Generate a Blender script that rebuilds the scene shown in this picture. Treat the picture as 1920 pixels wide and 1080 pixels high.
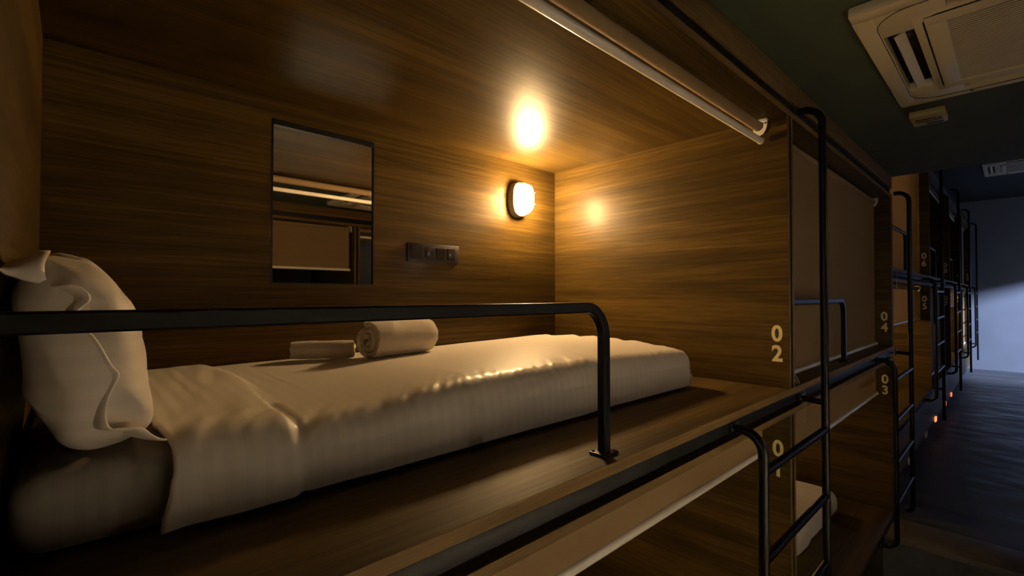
import bpy, bmesh, math, random
from mathutils import Vector, Matrix, noise

for o in list(bpy.data.objects):
    bpy.data.objects.remove(o)
C = bpy.context.scene.collection
S = bpy.context.scene
R = math.radians
PI = math.pi

# ------------------------------------------------------------------ camera
H = 1.885                                   # camera height above the lower floor
cam = bpy.data.cameras.new('camera')
cam_o = bpy.data.objects.new('camera', cam)
C.objects.link(cam_o)
cam.sensor_width = 36.0
cam.lens = 880.6 / 1920 * 36.0
cam.clip_start = 0.02
cam_o.location = (0, 0, H)
cam_o.rotation_euler = (R(90.926), 0, R(46.9))
S.camera = cam_o

# ------------------------------------------------------------------ view, world, big lights
S.view_settings.view_transform = 'Standard'
S.view_settings.look = 'None'
S.view_settings.gamma = 1.0
S.view_settings.use_curve_mapping = False
S.view_settings.exposure = 0.0

w = bpy.data.worlds.new('night')
S.world = w
w.use_nodes = True
w.node_tree.nodes['Background'].inputs[0].default_value = (0.35, 0.42, 0.6, 1)
w.node_tree.nodes['Background'].inputs[1].default_value = 0.004


def area(name, loc, target, sx, sy, watts, col, spread=180):
    l = bpy.data.lights.new(name, 'AREA')
    l.shape = 'RECTANGLE'
    l.size, l.size_y = sx, sy
    l.energy = watts
    l.color = col
    l.spread = R(spread)
    o = bpy.data.objects.new(name, l)
    C.objects.link(o)
    o.location = loc
    d = Vector(target) - Vector(loc)
    o.rotation_euler = d.to_track_quat('-Z', 'Y').to_euler()
    return o


# daylight falling through the doorway at the far end of the corridor (right-hand wall)
area('doorway_daylight', (6.2, 10.2, H + 2.25), (0.0, 12.3, H - 0.4), 1.6, 0.55, 2150, (0.48, 0.61, 1.0))
# warm fill through an added, unseen window behind the photographer
area('rear_window_fill', (0.1, -2.36, H - 0.25), (-0.35, 0.6, H - 0.3), 0.9, 1.1, 8.0, (1.0, 0.86, 0.72))

LAMP_COL = (1.0, 0.63, 0.27)
LAMP_MAIN = 415.0                            # emission strength of the lamp glass

# ------------------------------------------------------------------ measurements (relative to the camera height)
XB, XF, XL = -1.613, -0.532, -0.455
ZD, ZC, ZL = -0.3225, 0.631, -1.3655         # upper deck, upper canopy underside, lower deck
DZ = 0.505                                   # the far bunks stand on a raised floor
Y0, Y1 = -0.06, 1.812
PT = 0.055                                   # partition thickness
FLOOR_LOW, FLOOR_HIGH = 0.0, H - 1.38
CEIL_LOW, CEIL_HIGH = H + 0.768, H + 1.78
YEND = 12.42
XR = 1.92                                    # right-hand wall
XO = 0.84                                    # front of the opposite row


# ------------------------------------------------------------------ materials
def new_mat(name):
    m = bpy.data.materials.new(name)
    m.use_nodes = True
    nt = m.node_tree
    b = nt.nodes['Principled BSDF']
    return m, nt, b


def plain(name, col, rough=0.5, metal=0.0, spec=0.5, var=0.0, scale=30.0, bump=0.0, bscale=200.0):
    m, nt, b = new_mat(name)
    b.inputs['Base Color'].default_value = (*col, 1)
    b.inputs['Roughness'].default_value = rough
    b.inputs['Metallic'].default_value = metal
    b.inputs['Specular IOR Level'].default_value = spec
    tc = nt.nodes.new('ShaderNodeTexCoord')
    if var > 0:
        n = nt.nodes.new('ShaderNodeTexNoise')
        n.inputs['Scale'].default_value = scale
        n.inputs['Detail'].default_value = 6
        nt.links.new(tc.outputs['Object'], n.inputs['Vector'])
        r = nt.nodes.new('ShaderNodeValToRGB')
        r.color_ramp.elements[0].position = 0.3
        r.color_ramp.elements[1].position = 0.7
        r.color_ramp.elements[0].color = (*[c * (1 - var) for c in col], 1)
        r.color_ramp.elements[1].color = (*[min(1, c * (1 + var)) for c in col], 1)
        nt.links.new(n.outputs['Fac'], r.inputs['Fac'])
        nt.links.new(r.outputs['Color'], b.inputs['Base Color'])
    if bump > 0:
        n2 = nt.nodes.new('ShaderNodeTexNoise')
        n2.inputs['Scale'].default_value = bscale
        n2.inputs['Detail'].default_value = 4
        nt.links.new(tc.outputs['Object'], n2.inputs['Vector'])
        bp = nt.nodes.new('ShaderNodeBump')
        bp.inputs['Strength'].default_value = bump
        bp.inputs['Distance'].default_value = 0.002
        nt.links.new(n2.outputs['Fac'], bp.inputs['Height'])
        nt.links.new(bp.outputs['Normal'], b.inputs['Normal'])
    return m


def wood(name, axis, dark=(0.030, 0.0185, 0.0052), mid=(0.074, 0.0440, 0.0100), light=(0.165, 0.099, 0.0205),
         rough=0.30, coarse=12.0, seed=0.0, stretch=0.55, coat=0.030, tone=1.0, spec=0.13):
    """dark walnut laminate, grain along the given axis"""
    dark, mid, light = ([c * tone for c in q] for q in (dark, mid, light))
    m, nt, b = new_mat(name)
    L = nt.links
    tc = nt.nodes.new('ShaderNodeTexCoord')

    def mapped(across, along):
        mp = nt.nodes.new('ShaderNodeMapping')
        sc = [across] * 3
        sc['XYZ'.index(axis)] = along
        mp.inputs['Scale'].default_value = sc
        mp.inputs['Location'].default_value = (seed, seed * 1.7, seed * 0.6)
        L.new(tc.outputs['Object'], mp.inputs['Vector'])
        return mp

    def noise_(mp, detail, rough_, dist=0.0):
        n = nt.nodes.new('ShaderNodeTexNoise')
        n.inputs['Scale'].default_value = 1.0
        n.inputs['Detail'].default_value = detail
        n.inputs['Roughness'].default_value = rough_
        n.inputs['Distortion'].default_value = dist
        L.new(mp.outputs['Vector'], n.inputs['Vector'])
        return n
    bands = noise_(mapped(coarse, stretch), 5, 0.62, 0.35)
    lines = noise_(mapped(coarse * 8, stretch * 1.8), 5, 0.68, 0.2)
    pores = noise_(mapped(420, 9), 2, 0.5)

    def mix(a, bb, f):
        x = nt.nodes.new('ShaderNodeMix')
        x.data_type = 'FLOAT'
        x.inputs['Factor'].default_value = f
        L.new(a, x.inputs['A'])
        L.new(bb, x.inputs['B'])
        return x.outputs['Result']
    broad = noise_(mapped(coarse * 0.36, stretch * 0.7), 3, 0.5, 0.2)
    v = mix(bands.outputs['Fac'], lines.outputs['Fac'], 0.45)
    v = mix(v, broad.outputs['Fac'], 0.30)
    v = mix(v, pores.outputs['Fac'], 0.16)
    r = nt.nodes.new('ShaderNodeValToRGB')
    e = r.color_ramp.elements
    e[0].position, e[0].color = 0.385, (*dark, 1)
    e[1].position, e[1].color = 0.635, (*light, 1)
    k = e.new(0.50)
    k.color = (*mid, 1)
    L.new(v, r.inputs['Fac'])
    L.new(r.outputs['Color'], b.inputs['Base Color'])
    b.inputs['Roughness'].default_value = rough + 0.12
    b.inputs['Specular IOR Level'].default_value = spec
    b.inputs['Coat Weight'].default_value = coat
    b.inputs['Coat Roughness'].default_value = 0.15
    bp = nt.nodes.new('ShaderNodeBump')
    bp.inputs['Strength'].default_value = 0.45
    bp.inputs['Distance'].default_value = 0.0012
    L.new(lines.outputs['Fac'], bp.inputs['Height'])
    L.new(bp.outputs['Normal'], b.inputs['Normal'])
    return m


def cloth(name, col, stripe=0.0, period=0.022, axis='Y', rough=0.75, weave=0.12, sheen=0.0):
    m, nt, b = new_mat(name)
    L = nt.links
    tc = nt.nodes.new('ShaderNodeTexCoord')
    b.inputs['Roughness'].default_value = rough
    b.inputs['Specular IOR Level'].default_value = 0.25
    b.inputs['Sheen Weight'].default_value = sheen
    b.inputs['Base Color'].default_value = (*col, 1)
    if stripe > 0:
        sep = nt.nodes.new('ShaderNodeSeparateXYZ')
        L.new(tc.outputs['Object'], sep.inputs[0])
        mu = nt.nodes.new('ShaderNodeMath')
        mu.operation = 'MULTIPLY'
        mu.inputs[1].default_value = 2 * PI / period
        L.new(sep.outputs[axis], mu.inputs[0])
        sn = nt.nodes.new('ShaderNodeMath')
        sn.operation = 'SINE'
        L.new(mu.outputs[0], sn.inputs[0])
        r = nt.nodes.new('ShaderNodeValToRGB')
        e = r.color_ramp.elements
        e[0].position, e[0].color = 0.35, (*[c * (1 - stripe) for c in col], 1)
        e[1].position, e[1].color = 0.65, (*col, 1)
        mr = nt.nodes.new('ShaderNodeMapRange')
        mr.inputs['From Min'].default_value = -1
        L.new(sn.outputs[0], mr.inputs['Value'])
        L.new(mr.outputs[0], r.inputs['Fac'])
        L.new(r.outputs['Color'], b.inputs['Base Color'])
        r2 = nt.nodes.new('ShaderNodeMapRange')
        r2.inputs['To Min'].default_value = rough * 0.62
        r2.inputs['To Max'].default_value = rough
        L.new(mr.outputs[0], r2.inputs['Value'])
        L.new(r2.outputs[0], b.inputs['Roughness'])
    n = nt.nodes.new('ShaderNodeTexNoise')
    n.inputs['Scale'].default_value = 420
    n.inputs['Detail'].default_value = 2
    L.new(tc.outputs['Object'], n.inputs['Vector'])
    bp = nt.nodes.new('ShaderNodeBump')
    bp.inputs['Strength'].default_value = weave
    bp.inputs['Distance'].default_value = 0.0015
    L.new(n.outputs['Fac'], bp.inputs['Height'])
    L.new(bp.outputs['Normal'], b.inputs['Normal'])
    return m


def emit(name, col, strength, base=(0.8, 0.8, 0.8)):
    m, nt, b = new_mat(name)
    b.inputs['Base Color'].default_value = (*base, 1)
    b.inputs['Emission Color'].default_value = (*col, 1)
    b.inputs['Emission Strength'].default_value = strength
    b.inputs['Roughness'].default_value = 0.3
    return m


M = {}
M['wood_y'] = wood('walnut_grain_long', 'Y')
M['wood_x'] = wood('walnut_grain_deep', 'X', seed=3.1, stretch=0.9, tone=0.84)
M['wood_deck'] = wood('walnut_deck', 'Y', rough=0.42, seed=7.7, spec=0.45)
M['wood_edge'] = wood('walnut_edge_band', 'Y', dark=(0.085, 0.050, 0.018), mid=(0.160, 0.098, 0.036),
                      light=(0.240, 0.152, 0.060), rough=0.5, coarse=60, seed=1.3, stretch=2.0)
M['wood_edge_z'] = wood('walnut_edge_band_upright', 'Z', dark=(0.08, 0.048, 0.020), mid=(0.14, 0.088, 0.038),
                        light=(0.20, 0.13, 0.058), rough=0.45, coarse=60, seed=2.3, stretch=2.0)
M['steel'] = plain('black_painted_steel', (0.006, 0.006, 0.0065), 0.36, 0.0, 0.22, bump=0.05, bscale=90)
M['beam'] = plain('dark_steel_channel', (0.005, 0.0048, 0.0052), 0.5, 0.0, 0.25)
M['gap'] = plain('shadow_gap_black', (0.004, 0.004, 0.004), 0.7)  # near-black colour stands for the shade inside the recess under each deck
M['core'] = plain('dark_core_strip', (0.016, 0.015, 0.013), 0.35, 0.4)
M['number'] = plain('cream_number_paint', (0.80, 0.70, 0.34), 0.5)
M['sheet'] = cloth('shaded_white_sheet', (0.36, 0.335, 0.31), 0.06, 0.021, 'Y', 0.55)  # white cloth greyed in its colour, standing in for shade at the head
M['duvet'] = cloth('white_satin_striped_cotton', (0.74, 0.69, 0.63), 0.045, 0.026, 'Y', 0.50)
M['pillowcase'] = cloth('white_pillowcase_cotton', (0.72, 0.67, 0.61), 0.05, 0.026, 'Z', 0.55)
M['towel'] = cloth('white_terry', (0.66, 0.59, 0.52), 0, rough=0.95, weave=0.9, sheen=0.3)
M['blind'] = cloth('beige_blind_fabric', (0.34, 0.235, 0.125), 0, rough=0.8, weave=0.10)
def translucent(m, col, f):
    nt = m.node_tree
    out = nt.nodes['Material Output']
    tr = nt.nodes.new('ShaderNodeBsdfTranslucent')
    tr.inputs['Color'].default_value = (*col, 1)
    mx = nt.nodes.new('ShaderNodeMixShader')
    mx.inputs[0].default_value = f
    nt.links.new(nt.nodes['Principled BSDF'].outputs[0], mx.inputs[1])
    nt.links.new(tr.outputs[0], mx.inputs[2])
    nt.links.new(mx.outputs[0], out.inputs['Surface'])


M['roll'] = cloth('beige_blind_roll', (0.25, 0.175, 0.095), 0, rough=0.85, weave=0.10)
translucent(M['blind'], (0.62, 0.50, 0.32), 0.36)
M['tube'] = plain('white_aluminium_tube', (0.88, 0.84, 0.76), 0.24, 0.0, 0.6)
M['white_plastic'] = plain('off_white_plastic', (0.78, 0.66, 0.43), 0.42)
M['cream_plastic'] = plain('yellowed_plastic', (0.55, 0.43, 0.18), 0.45)
M['dark_hole'] = plain('dark_recess', (0.01, 0.009, 0.008), 0.8)
M['socket'] = plain('black_socket_plastic', (0.020, 0.018, 0.021), 0.33)
M['socket_gloss'] = plain('black_rocker_plastic', (0.030, 0.026, 0.026), 0.14)
M['mirror'] = plain('mirror_glass', (0.86, 0.84, 0.80), 0.015, 1.0)
M['frame'] = plain('black_mirror_frame', (0.006, 0.005, 0.005), 0.4)
M['lamp_base'] = plain('grey_lamp_casting', (0.26, 0.24, 0.20), 0.45, 0.3)
M['lamp_wire'] = plain('galvanised_cage_wire', (0.5, 0.46, 0.38), 0.35, 0.9)
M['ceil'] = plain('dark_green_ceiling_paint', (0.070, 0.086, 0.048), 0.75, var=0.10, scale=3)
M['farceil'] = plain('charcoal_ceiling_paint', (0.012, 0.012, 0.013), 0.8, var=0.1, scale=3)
M['grey_wall'] = plain('grey_end_wall_paint', (0.30, 0.31, 0.33), 0.85, var=0.06, scale=2.2, bump=0.15, bscale=30)
M['dark_wall'] = plain('dark_corridor_wall', (0.05, 0.05, 0.05), 0.8, var=0.08, scale=4)
M['strip'] = plain('worn_step_nosing', (0.13, 0.115, 0.095), 0.55, var=0.25, scale=9)
M['chain'] = plain('white_bead_chain', (0.75, 0.70, 0.60), 0.4)
M['lightred'] = emit('night_light_red', (1.0, 0.20, 0.08), 1.1)
M['lightoff'] = plain('night_light_lens', (0.75, 0.68, 0.60), 0.3)
M['lightorange'] = emit('night_light_orange', (1.0, 0.30, 0.08), 1.3)
M['mesh_grille'] = plain('grey_grille', (0.06, 0.055, 0.055), 0.5)


def floor_mat():
    m, nt, b = new_mat('dark_worn_stone_floor')
    L = nt.links
    tc = nt.nodes.new('ShaderNodeTexCoord')
    mp = nt.nodes.new('ShaderNodeMapping')
    mp.inputs['Scale'].default_value = (1.0, 2.6, 1)
    L.new(tc.outputs['Object'], mp.inputs[0])
    n = nt.nodes.new('ShaderNodeTexNoise')
    n.inputs['Scale'].default_value = 2.4
    n.inputs['Detail'].default_value = 9
    n.inputs['Roughness'].default_value = 0.62
    L.new(mp.outputs[0], n.inputs['Vector'])
    r = nt.nodes.new('ShaderNodeValToRGB')
    r.color_ramp.elements[0].position = 0.35
    r.color_ramp.elements[0].color = (0.030, 0.030, 0.030, 1)
    r.color_ramp.elements[1].position = 0.7
    r.color_ramp.elements[1].color = (0.125, 0.122, 0.120, 1)
    L.new(n.outputs['Fac'], r.inputs['Fac'])
    L.new(r.outputs['Color'], b.inputs['Base Color'])
    mr = nt.nodes.new('ShaderNodeMapRange')
    mr.inputs['From Min'].default_value = 0.3
    mr.inputs['From Max'].default_value = 0.7
    mr.inputs['To Min'].default_value = 0.28
    mr.inputs['To Max'].default_value = 0.60
    L.new(n.outputs['Fac'], mr.inputs['Value'])
    L.new(mr.outputs[0], b.inputs['Roughness'])
    bp = nt.nodes.new('ShaderNodeBump')
    bp.inputs['Strength'].default_value = 0.35
    bp.inputs['Distance'].default_value = 0.012
    L.new(n.outputs['Fac'], bp.inputs['Height'])
    L.new(bp.outputs['Normal'], b.inputs['Normal'])
    return m


M['floor'] = floor_mat()


# ------------------------------------------------------------------ mesh helpers
class MB:
    """collects shapes (world coordinates) and links them as ONE mesh object"""

    def __init__(self):
        self.bm = bmesh.new()

    def box(self, x0, x1, y0, y1, z0, z1, bevel=0.0, seg=2):
        b = bmesh.new()
        vs = [b.verts.new((x, y, z)) for x in (x0, x1) for y in (y0, y1) for z in (z0, z1)]
        for f in ((0, 1, 3, 2), (4, 6, 7, 5), (0, 4, 5, 1), (2, 3, 7, 6), (0, 2, 6, 4), (1, 5, 7, 3)):
            b.faces.new([vs[i] for i in f])
        if bevel > 0:
            bmesh.ops.bevel(b, geom=list(b.edges), offset=bevel, segments=seg, affect='EDGES', profile=0.5)
        self._merge(b)
        return self

    def _merge(self, b):
        off = {}
        for v in b.verts:
            off[v] = self.bm.verts.new(v.co)
        for f in b.faces:
            try:
                self.bm.faces.new([off[v] for v in f.verts])
            except ValueError:
                pass
        b.free()

    def sweep(self, pts, r, binormal, n=12, square=False, cap=True):
        """tube (or square bar) along a planar path; binormal = the plane's normal"""
        B = Vector(binormal).normalized()
        pts = [Vector(p) for p in pts]
        rings = []
        for i, p in enumerate(pts):
            a = pts[max(i - 1, 0)]
            c = pts[min(i + 1, len(pts) - 1)]
            T = (c - a).normalized()
            N = B.cross(T).normalized()
            ring = []
            if square:
                ch = r * 0.22
                prof = [(r, r - ch), (r - ch, r), (-r + ch, r), (-r, r - ch), (-r, -r + ch), (-r + ch, -r), (r - ch, -r), (r, -r + ch)]
            else:
                prof = [(r * math.cos(2 * PI * k / n), r * math.sin(2 * PI * k / n)) for k in range(n)]
            for u, v in prof:
                ring.append(self.bm.verts.new(p + N * u + B * v))
            rings.append(ring)
        m = len(rings[0])
        for a, b in zip(rings, rings[1:]):
            for k in range(m):
                self.bm.faces.new((a[k], a[(k + 1) % m], b[(k + 1) % m], b[k]))
        if cap:
            self.bm.faces.new(rings[0][::-1])
            self.bm.faces.new(rings[-1])
        return self

    def cyl(self, p0, p1, r, n=16):
        p0, p1 = Vector(p0), Vector(p1)
        T = (p1 - p0).normalized()
        B = T.orthogonal()
        return self.sweep([p0, p1], r, B, n)

    def sphere(self, c, r, n=6, m=4):
        rows = []
        c = Vector(c)
        for i in range(1, m):
            th = PI * i / m
            rows.append([self.bm.verts.new(c + Vector((math.sin(th) * math.cos(2 * PI * k / n), math.sin(th) * math.sin(2 * PI * k / n), math.cos(th))) * r) for k in range(n)])
        t = self.bm.verts.new(c + Vector((0, 0, r)))
        d = self.bm.verts.new(c - Vector((0, 0, r)))
        for k in range(n):
            self.bm.faces.new((t, rows[0][k], rows[0][(k + 1) % n]))
            self.bm.faces.new((d, rows[-1][(k + 1) % n], rows[-1][k]))
        for a, b in zip(rows, rows[1:]):
            for k in range(n):
                self.bm.faces.new((a[k], b[k], b[(k + 1) % n], a[(k + 1) % n]))
        return self

    def grid(self, P):
        """P: rows of points -> quad sheet"""
        V = [[self.bm.verts.new(p) for p in row] for row in P]
        for a, b in zip(V, V[1:]):
            for k in range(len(a) - 1):
                self.bm.faces.new((a[k], a[k + 1], b[k + 1], b[k]))
        return V

    def poly_prism(self, prof, axis, a0, a1):
        """closed profile (list of 2D) extruded along axis"""
        def P(u, v, a):
            return {'X': (a, u, v), 'Y': (u, a, v), 'Z': (u, v, a)}[axis]
        A = [self.bm.verts.new(P(u, v, a0)) for u, v in prof]
        B = [self.bm.verts.new(P(u, v, a1)) for u, v in prof]
        n = len(prof)
        for k in range(n):
            self.bm.faces.new((A[k], A[(k + 1) % n], B[(k + 1) % n], B[k]))
        self.bm.faces.new(A[::-1])
        self.bm.faces.new(B)
        return self

    def build(self, name, mat, parent=None, origin=None, smooth=40):
        bmesh.ops.recalc_face_normals(self.bm, faces=list(self.bm.faces))
        if parent is not None:
            org = Vector(WORLD[parent.name])
        elif origin is not None:
            org = Vector(origin)
        else:
            co = [v.co for v in self.bm.verts]
            org = Vector(((min(c.x for c in co) + max(c.x for c in co)) / 2, (min(c.y for c in co) + max(c.y for c in co)) / 2, min(c.z for c in co)))
        for v in self.bm.verts:
            v.co -= org
        me = bpy.data.meshes.new(name)
        self.bm.to_mesh(me)
        self.bm.free()
        me.materials.append(mat)
        if smooth:
            me.polygons.foreach_set('use_smooth', [True] * len(me.polygons))
            me.set_sharp_from_angle(angle=R(smooth))
        o = bpy.data.objects.new(name, me)
        C.objects.link(o)
        if parent is not None:
            o.parent = parent
            WORLD[o.name] = org
        else:
            o.location = org
            WORLD[o.name] = org
        return o


WORLD = {}


def tag(o, label, cat, group=None, kind=None):
    o['label'] = label
    o['category'] = cat
    if group:
        o['group'] = group
    if kind:
        o['kind'] = kind
    return o


def thing(name, loc, label, cat, group=None):
    o = bpy.data.objects.new(name, None)
    o.empty_display_size = 0.05
    C.objects.link(o)
    o.location = loc
    WORLD[o.name] = Vector(loc)
    return tag(o, label, cat, group)


def struct(o):
    o['kind'] = 'structure'
    return o


def dup(root, delta, label, group=None):
    """a copy of a thing with copies of its parts and sub-parts"""
    r = root.copy()
    C.objects.link(r)
    r.location = Vector(root.location) + Vector(delta)
    WORLD[r.name] = r.location.copy()
    r['label'] = label
    if group:
        r['group'] = group
    for ch in list(root.children):
        c = ch.copy()
        C.objects.link(c)
        c.parent = r
        for g in list(ch.children):
            d = g.copy()
            C.objects.link(d)
            d.parent = c
    return r


def fillet(pts, rad, n=8):
    """round the inner corners of a polyline"""
    pts = [Vector(p) for p in pts]
    out = [pts[0]]
    for a, b, c in zip(pts, pts[1:], pts[2:]):
        u, v = (a - b).normalized(), (c - b).normalized()
        ang = u.angle(v)
        t = rad / math.tan(ang / 2)
        ctr = b + (u + v).normalized() * (rad / math.sin(ang / 2))
        s, e = b + u * t - ctr, b + v * t - ctr
        for i in range(n + 1):
            f = i / n
            d = s.lerp(e, f)
            out.append(ctr + d.normalized() * rad)
    out.append(pts[-1])
    return out


# ------------------------------------------------------------------ the setting
YB = -2.5                                    # wall behind the photographer
struct(MB().box(XB - 0.3, XR + 0.1, YB - 0.1, 3.47, -0.1, 0).build('floor', M['floor'], origin=(0, 0, 0)))
struct(MB().box(XB - 0.3, 8.0, 3.47, YEND + 0.1, -0.1, FLOOR_HIGH).build('floor', M['floor'], origin=(0, 0, 0)))
struct(MB().box(XF, XO, 3.44, 3.75, FLOOR_HIGH - 0.03, FLOOR_HIGH + 0.003, 0.002).build('trim_1', M['strip']))
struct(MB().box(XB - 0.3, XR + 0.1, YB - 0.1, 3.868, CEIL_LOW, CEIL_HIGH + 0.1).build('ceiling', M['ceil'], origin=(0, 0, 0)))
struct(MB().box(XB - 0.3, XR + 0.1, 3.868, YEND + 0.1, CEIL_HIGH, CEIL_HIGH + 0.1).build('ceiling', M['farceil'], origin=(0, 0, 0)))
struct(MB().box(XB - 0.3, 8.0, YEND, YEND + 0.1, -0.05, CEIL_HIGH + 0.1).build('wall_far', M['grey_wall'], origin=(0, 0, 0)))
# wall on the right with a doorway at its far end
DW0, DW1, DWT = 10.5, 12.2, H + 0.80
wr = MB()
wr.box(XR, XR + 0.1, YB - 0.1, DW0, 0, CEIL_HIGH)
wr.box(XR, XR + 0.1, DW1, YEND, FLOOR_HIGH, CEIL_HIGH)
wr.box(XR, XR + 0.1, DW0, DW1, DWT, CEIL_HIGH)
struct(wr.build('wall_right', M['dark_wall'], origin=(XR, 0, 0)))
df = MB()
df.box(XR - 0.02, XR, DW0 - 0.08, DW0, FLOOR_HIGH, DWT + 0.08)
df.box(XR - 0.02, XR, DW1, DW1 + 0.08, FLOOR_HIGH, DWT + 0.08)
df.box(XR - 0.02, XR, DW0, DW1, DWT, DWT + 0.08)
struct(df.build('door_1', M['beam']))
# wall behind the photographer; its window is added for the fill light
wb = MB()
wb.box(XB - 0.3, -0.40, YB - 0.1, YB, 0, CEIL_LOW)
wb.box(0.60, XR + 0.1, YB - 0.1, YB, 0, CEIL_LOW)
wb.box(-0.40, 0.60, YB - 0.1, YB, 0, 1.0)
wb.box(-0.40, 0.60, YB - 0.1, YB, 2.25, CEIL_LOW)
struct(wb.build('wall_rear', M['dark_wall'], origin=(0, YB, 0)))
wf = MB()
for a in ((-0.40, -0.35, 1.0, 2.25), (0.55, 0.60, 1.0, 2.25), (-0.35, 0.55, 1.0, 1.05), (-0.35, 0.55, 2.20, 2.25), (0.08, 0.12, 1.05, 2.20)):
    wf.box(a[0], a[1], YB - 0.02, YB + 0.02, a[2], a[3])
struct(wf.build('added_window', M['beam']))
# the wooden wall along the back of the near bunks, with the mirror niche cut out
MY0, MY1, MZ0, MZ1, MDEP = 0.459, 0.812, H + 0.036, H + 0.567, 0.008
bw = MB()
x0, x1 = XB - 0.06, XB
bw.box(x0, x1, YB, MY0, 0, CEIL_LOW)
bw.box(x0, x1, MY1, 3.83, 0, CEIL_LOW)
bw.box(x0, x1, MY0, MY1, 0, MZ0)
bw.box(x0, x1, MY0, MY1, MZ1, CEIL_LOW)
struct(bw.build('wall_back', M['wood_y'], origin=(0, 0, H)))
struct(MB().box(x0, x1, 3.83, YEND, FLOOR_HIGH, CEIL_HIGH).build('wall_back', M['wood_y'], origin=(0, 0, H)))
# wooden trim between the bunks and the ceiling
struct(MB().box(XF - 0.02, XF, YB, 3.868, H + 0.692, CEIL_LOW, 0.002).build('trim_2', M['wood_edge'], origin=(0, 0, H)))


# ------------------------------------------------------------------ bunk joinery
def platform(y0, y1, z, label, upper=True, floor_z=None, xb=XB + 0.003, xf=XF, sgn=1, group='bunk platforms'):
    """deck board + steel channel + underside board (upper) or base panel and plinth (lower)"""
    t = thing('bunk_platform', ((xb + xf) / 2, (y0 + y1) / 2, z - 0.1), label, 'bunk platform', group)

    def bx(m, xa, xc, za, zb, bev=0.0):
        return m.box(min(xa, xc), max(xa, xc), y0, y1, za, zb, bev)
    bx(MB(), xb, xf - sgn * 0.0012, z - 0.022, z, 0.0015).build('deck_board', M['wood_deck'], t)
    bx(MB(), xf - sgn * 0.0012, xf, z - 0.0225, z - 0.0005).build('edge_band', M['wood_edge'], t)
    bx(MB(), xf - sgn * 0.06, xf - sgn * 0.0008, z - 0.054, z - 0.023, 0.002).build('steel_beam', M['beam'], t)
    if upper:
        bx(MB(), xb, xf - sgn * 0.03, z - 0.071, z - 0.055).build('shadow_filler', M['gap'], t)
        bx(MB(), xb, xf - sgn * 0.0012, z - 0.092, z - 0.072, 0.001).build('underside_board', M['wood_y'], t)
        bx(MB(), xf - sgn * 0.0012, xf, z - 0.0915, z - 0.0725).build('edge_band', M['wood_edge'], t)
    else:
        bx(MB(), xf - sgn * 0.03, xf - sgn * 0.008, z - 0.335, z - 0.056).build('base_panel', M['wood_y'], t)
        bx(MB(), xf - sgn * 0.10, xf - sgn * 0.08, floor_z, z - 0.336).build('plinth', M['gap'], t)
    return t


platform(Y0 - PT, 3.867, H + ZD, 'long walnut upper deck with the open made bed on it')
platform(Y0 - PT, 3.867, H + ZL, 'walnut lower deck under the bunks numbered 01 and 03', False, 0.0)
YR1 = 12.0
platform(3.868, YR1, H + ZD + DZ, 'higher walnut upper deck running from bunk 06 to the far end')
platform(3.868, YR1, H + ZL + DZ, 'raised walnut lower deck running from bunk 05 to the far end', False, FLOOR_HIGH)


def canopy(y0, y1, z, label, top, xb=XB, xf=XF, sgn=1):
    t = thing('bunk_canopy', ((xb + xf) / 2, (y0 + y1) / 2, z), label, 'bunk canopy')

    def bx(m, xa, xc, za, zb, bev=0.0):
        return m.box(min(xa, xc), max(xa, xc), y0, y1, za, zb, bev)
    bx(MB(), xb, xf - sgn * 0.0012, z, z + 0.022, 0.001).build('ceiling_board', M['wood_y'], t)
    bx(MB(), xf - sgn * 0.0012, xf, z + 0.0005, z + 0.0215).build('edge_band', M['wood_edge'], t)
    bx(MB(), xf - sgn * 0.045, xf - sgn * 0.012, z + 0.0225, top).build('steel_beam', M['beam'], t)
    return t


canopy(Y0 - PT, 3.867, H + ZC, 'glossy walnut ceiling board over the open bed', H + 0.691)
ZCR = 1.215
canopy(3.868, YR1, H + ZCR, 'dark canopy board over the raised far bunks', H + ZCR + 0.10)

BOLD = {}


def digit_mesh(ch):
    """bold digit outline, centred, 1 unit tall, as a thin solid mesh"""
    if ch in BOLD:
        return BOLD[ch]
    cu = bpy.data.curves.new('digit', 'FONT')
    cu.body = ch
    cu.size = 1.0
    cu.offset = 0.030
    cu.extrude = 0.004
    cu.align_x = 'CENTER'
    o = bpy.data.objects.new('digit', cu)
    C.objects.link(o)
    dg = bpy.context.evaluated_depsgraph_get()
    dg.update()
    me = o.evaluated_get(dg).to_mesh()
    vs = [v.co.copy() for v in me.vertices]
    fs = [list(p.vertices) for p in me.polygons]
    o.evaluated_get(dg).to_mesh_clear()
    bpy.data.objects.remove(o)
    bpy.data.curves.remove(cu)
    ys = [v.y for v in vs]
    xs = [v.x for v in vs]
    h = max(ys) - min(ys)
    cx, cy = (max(xs) + min(xs)) / 2, (max(ys) + min(ys)) / 2
    vs = [((v.x - cx) / h, (v.y - cy) / h, v.z) for v in vs]
    BOLD[ch] = (vs, fs)
    return BOLD[ch]


def number(text, y, zc, parent, xc=-0.5715):
    """two stacked digits on the face that looks down the corridor (-Y)"""
    m = MB()
    hgt, gap = 0.058, 0.012
    for k, ch in enumerate(text):
        vs, fs = digit_mesh(ch)
        zz = zc + (0.5 - k) * (hgt + gap)
        wd = 0.92
        V = [m.bm.verts.new((xc + u * hgt * wd, y - 0.0004 + dd * 0.05, zz + v * hgt)) for u, v, dd in vs]
        for f in fs:
            try:
                m.bm.faces.new([V[i] for i in f])
            except ValueError:
                pass
    return m.build('bed_number', M['number'], parent, smooth=0)


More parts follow.
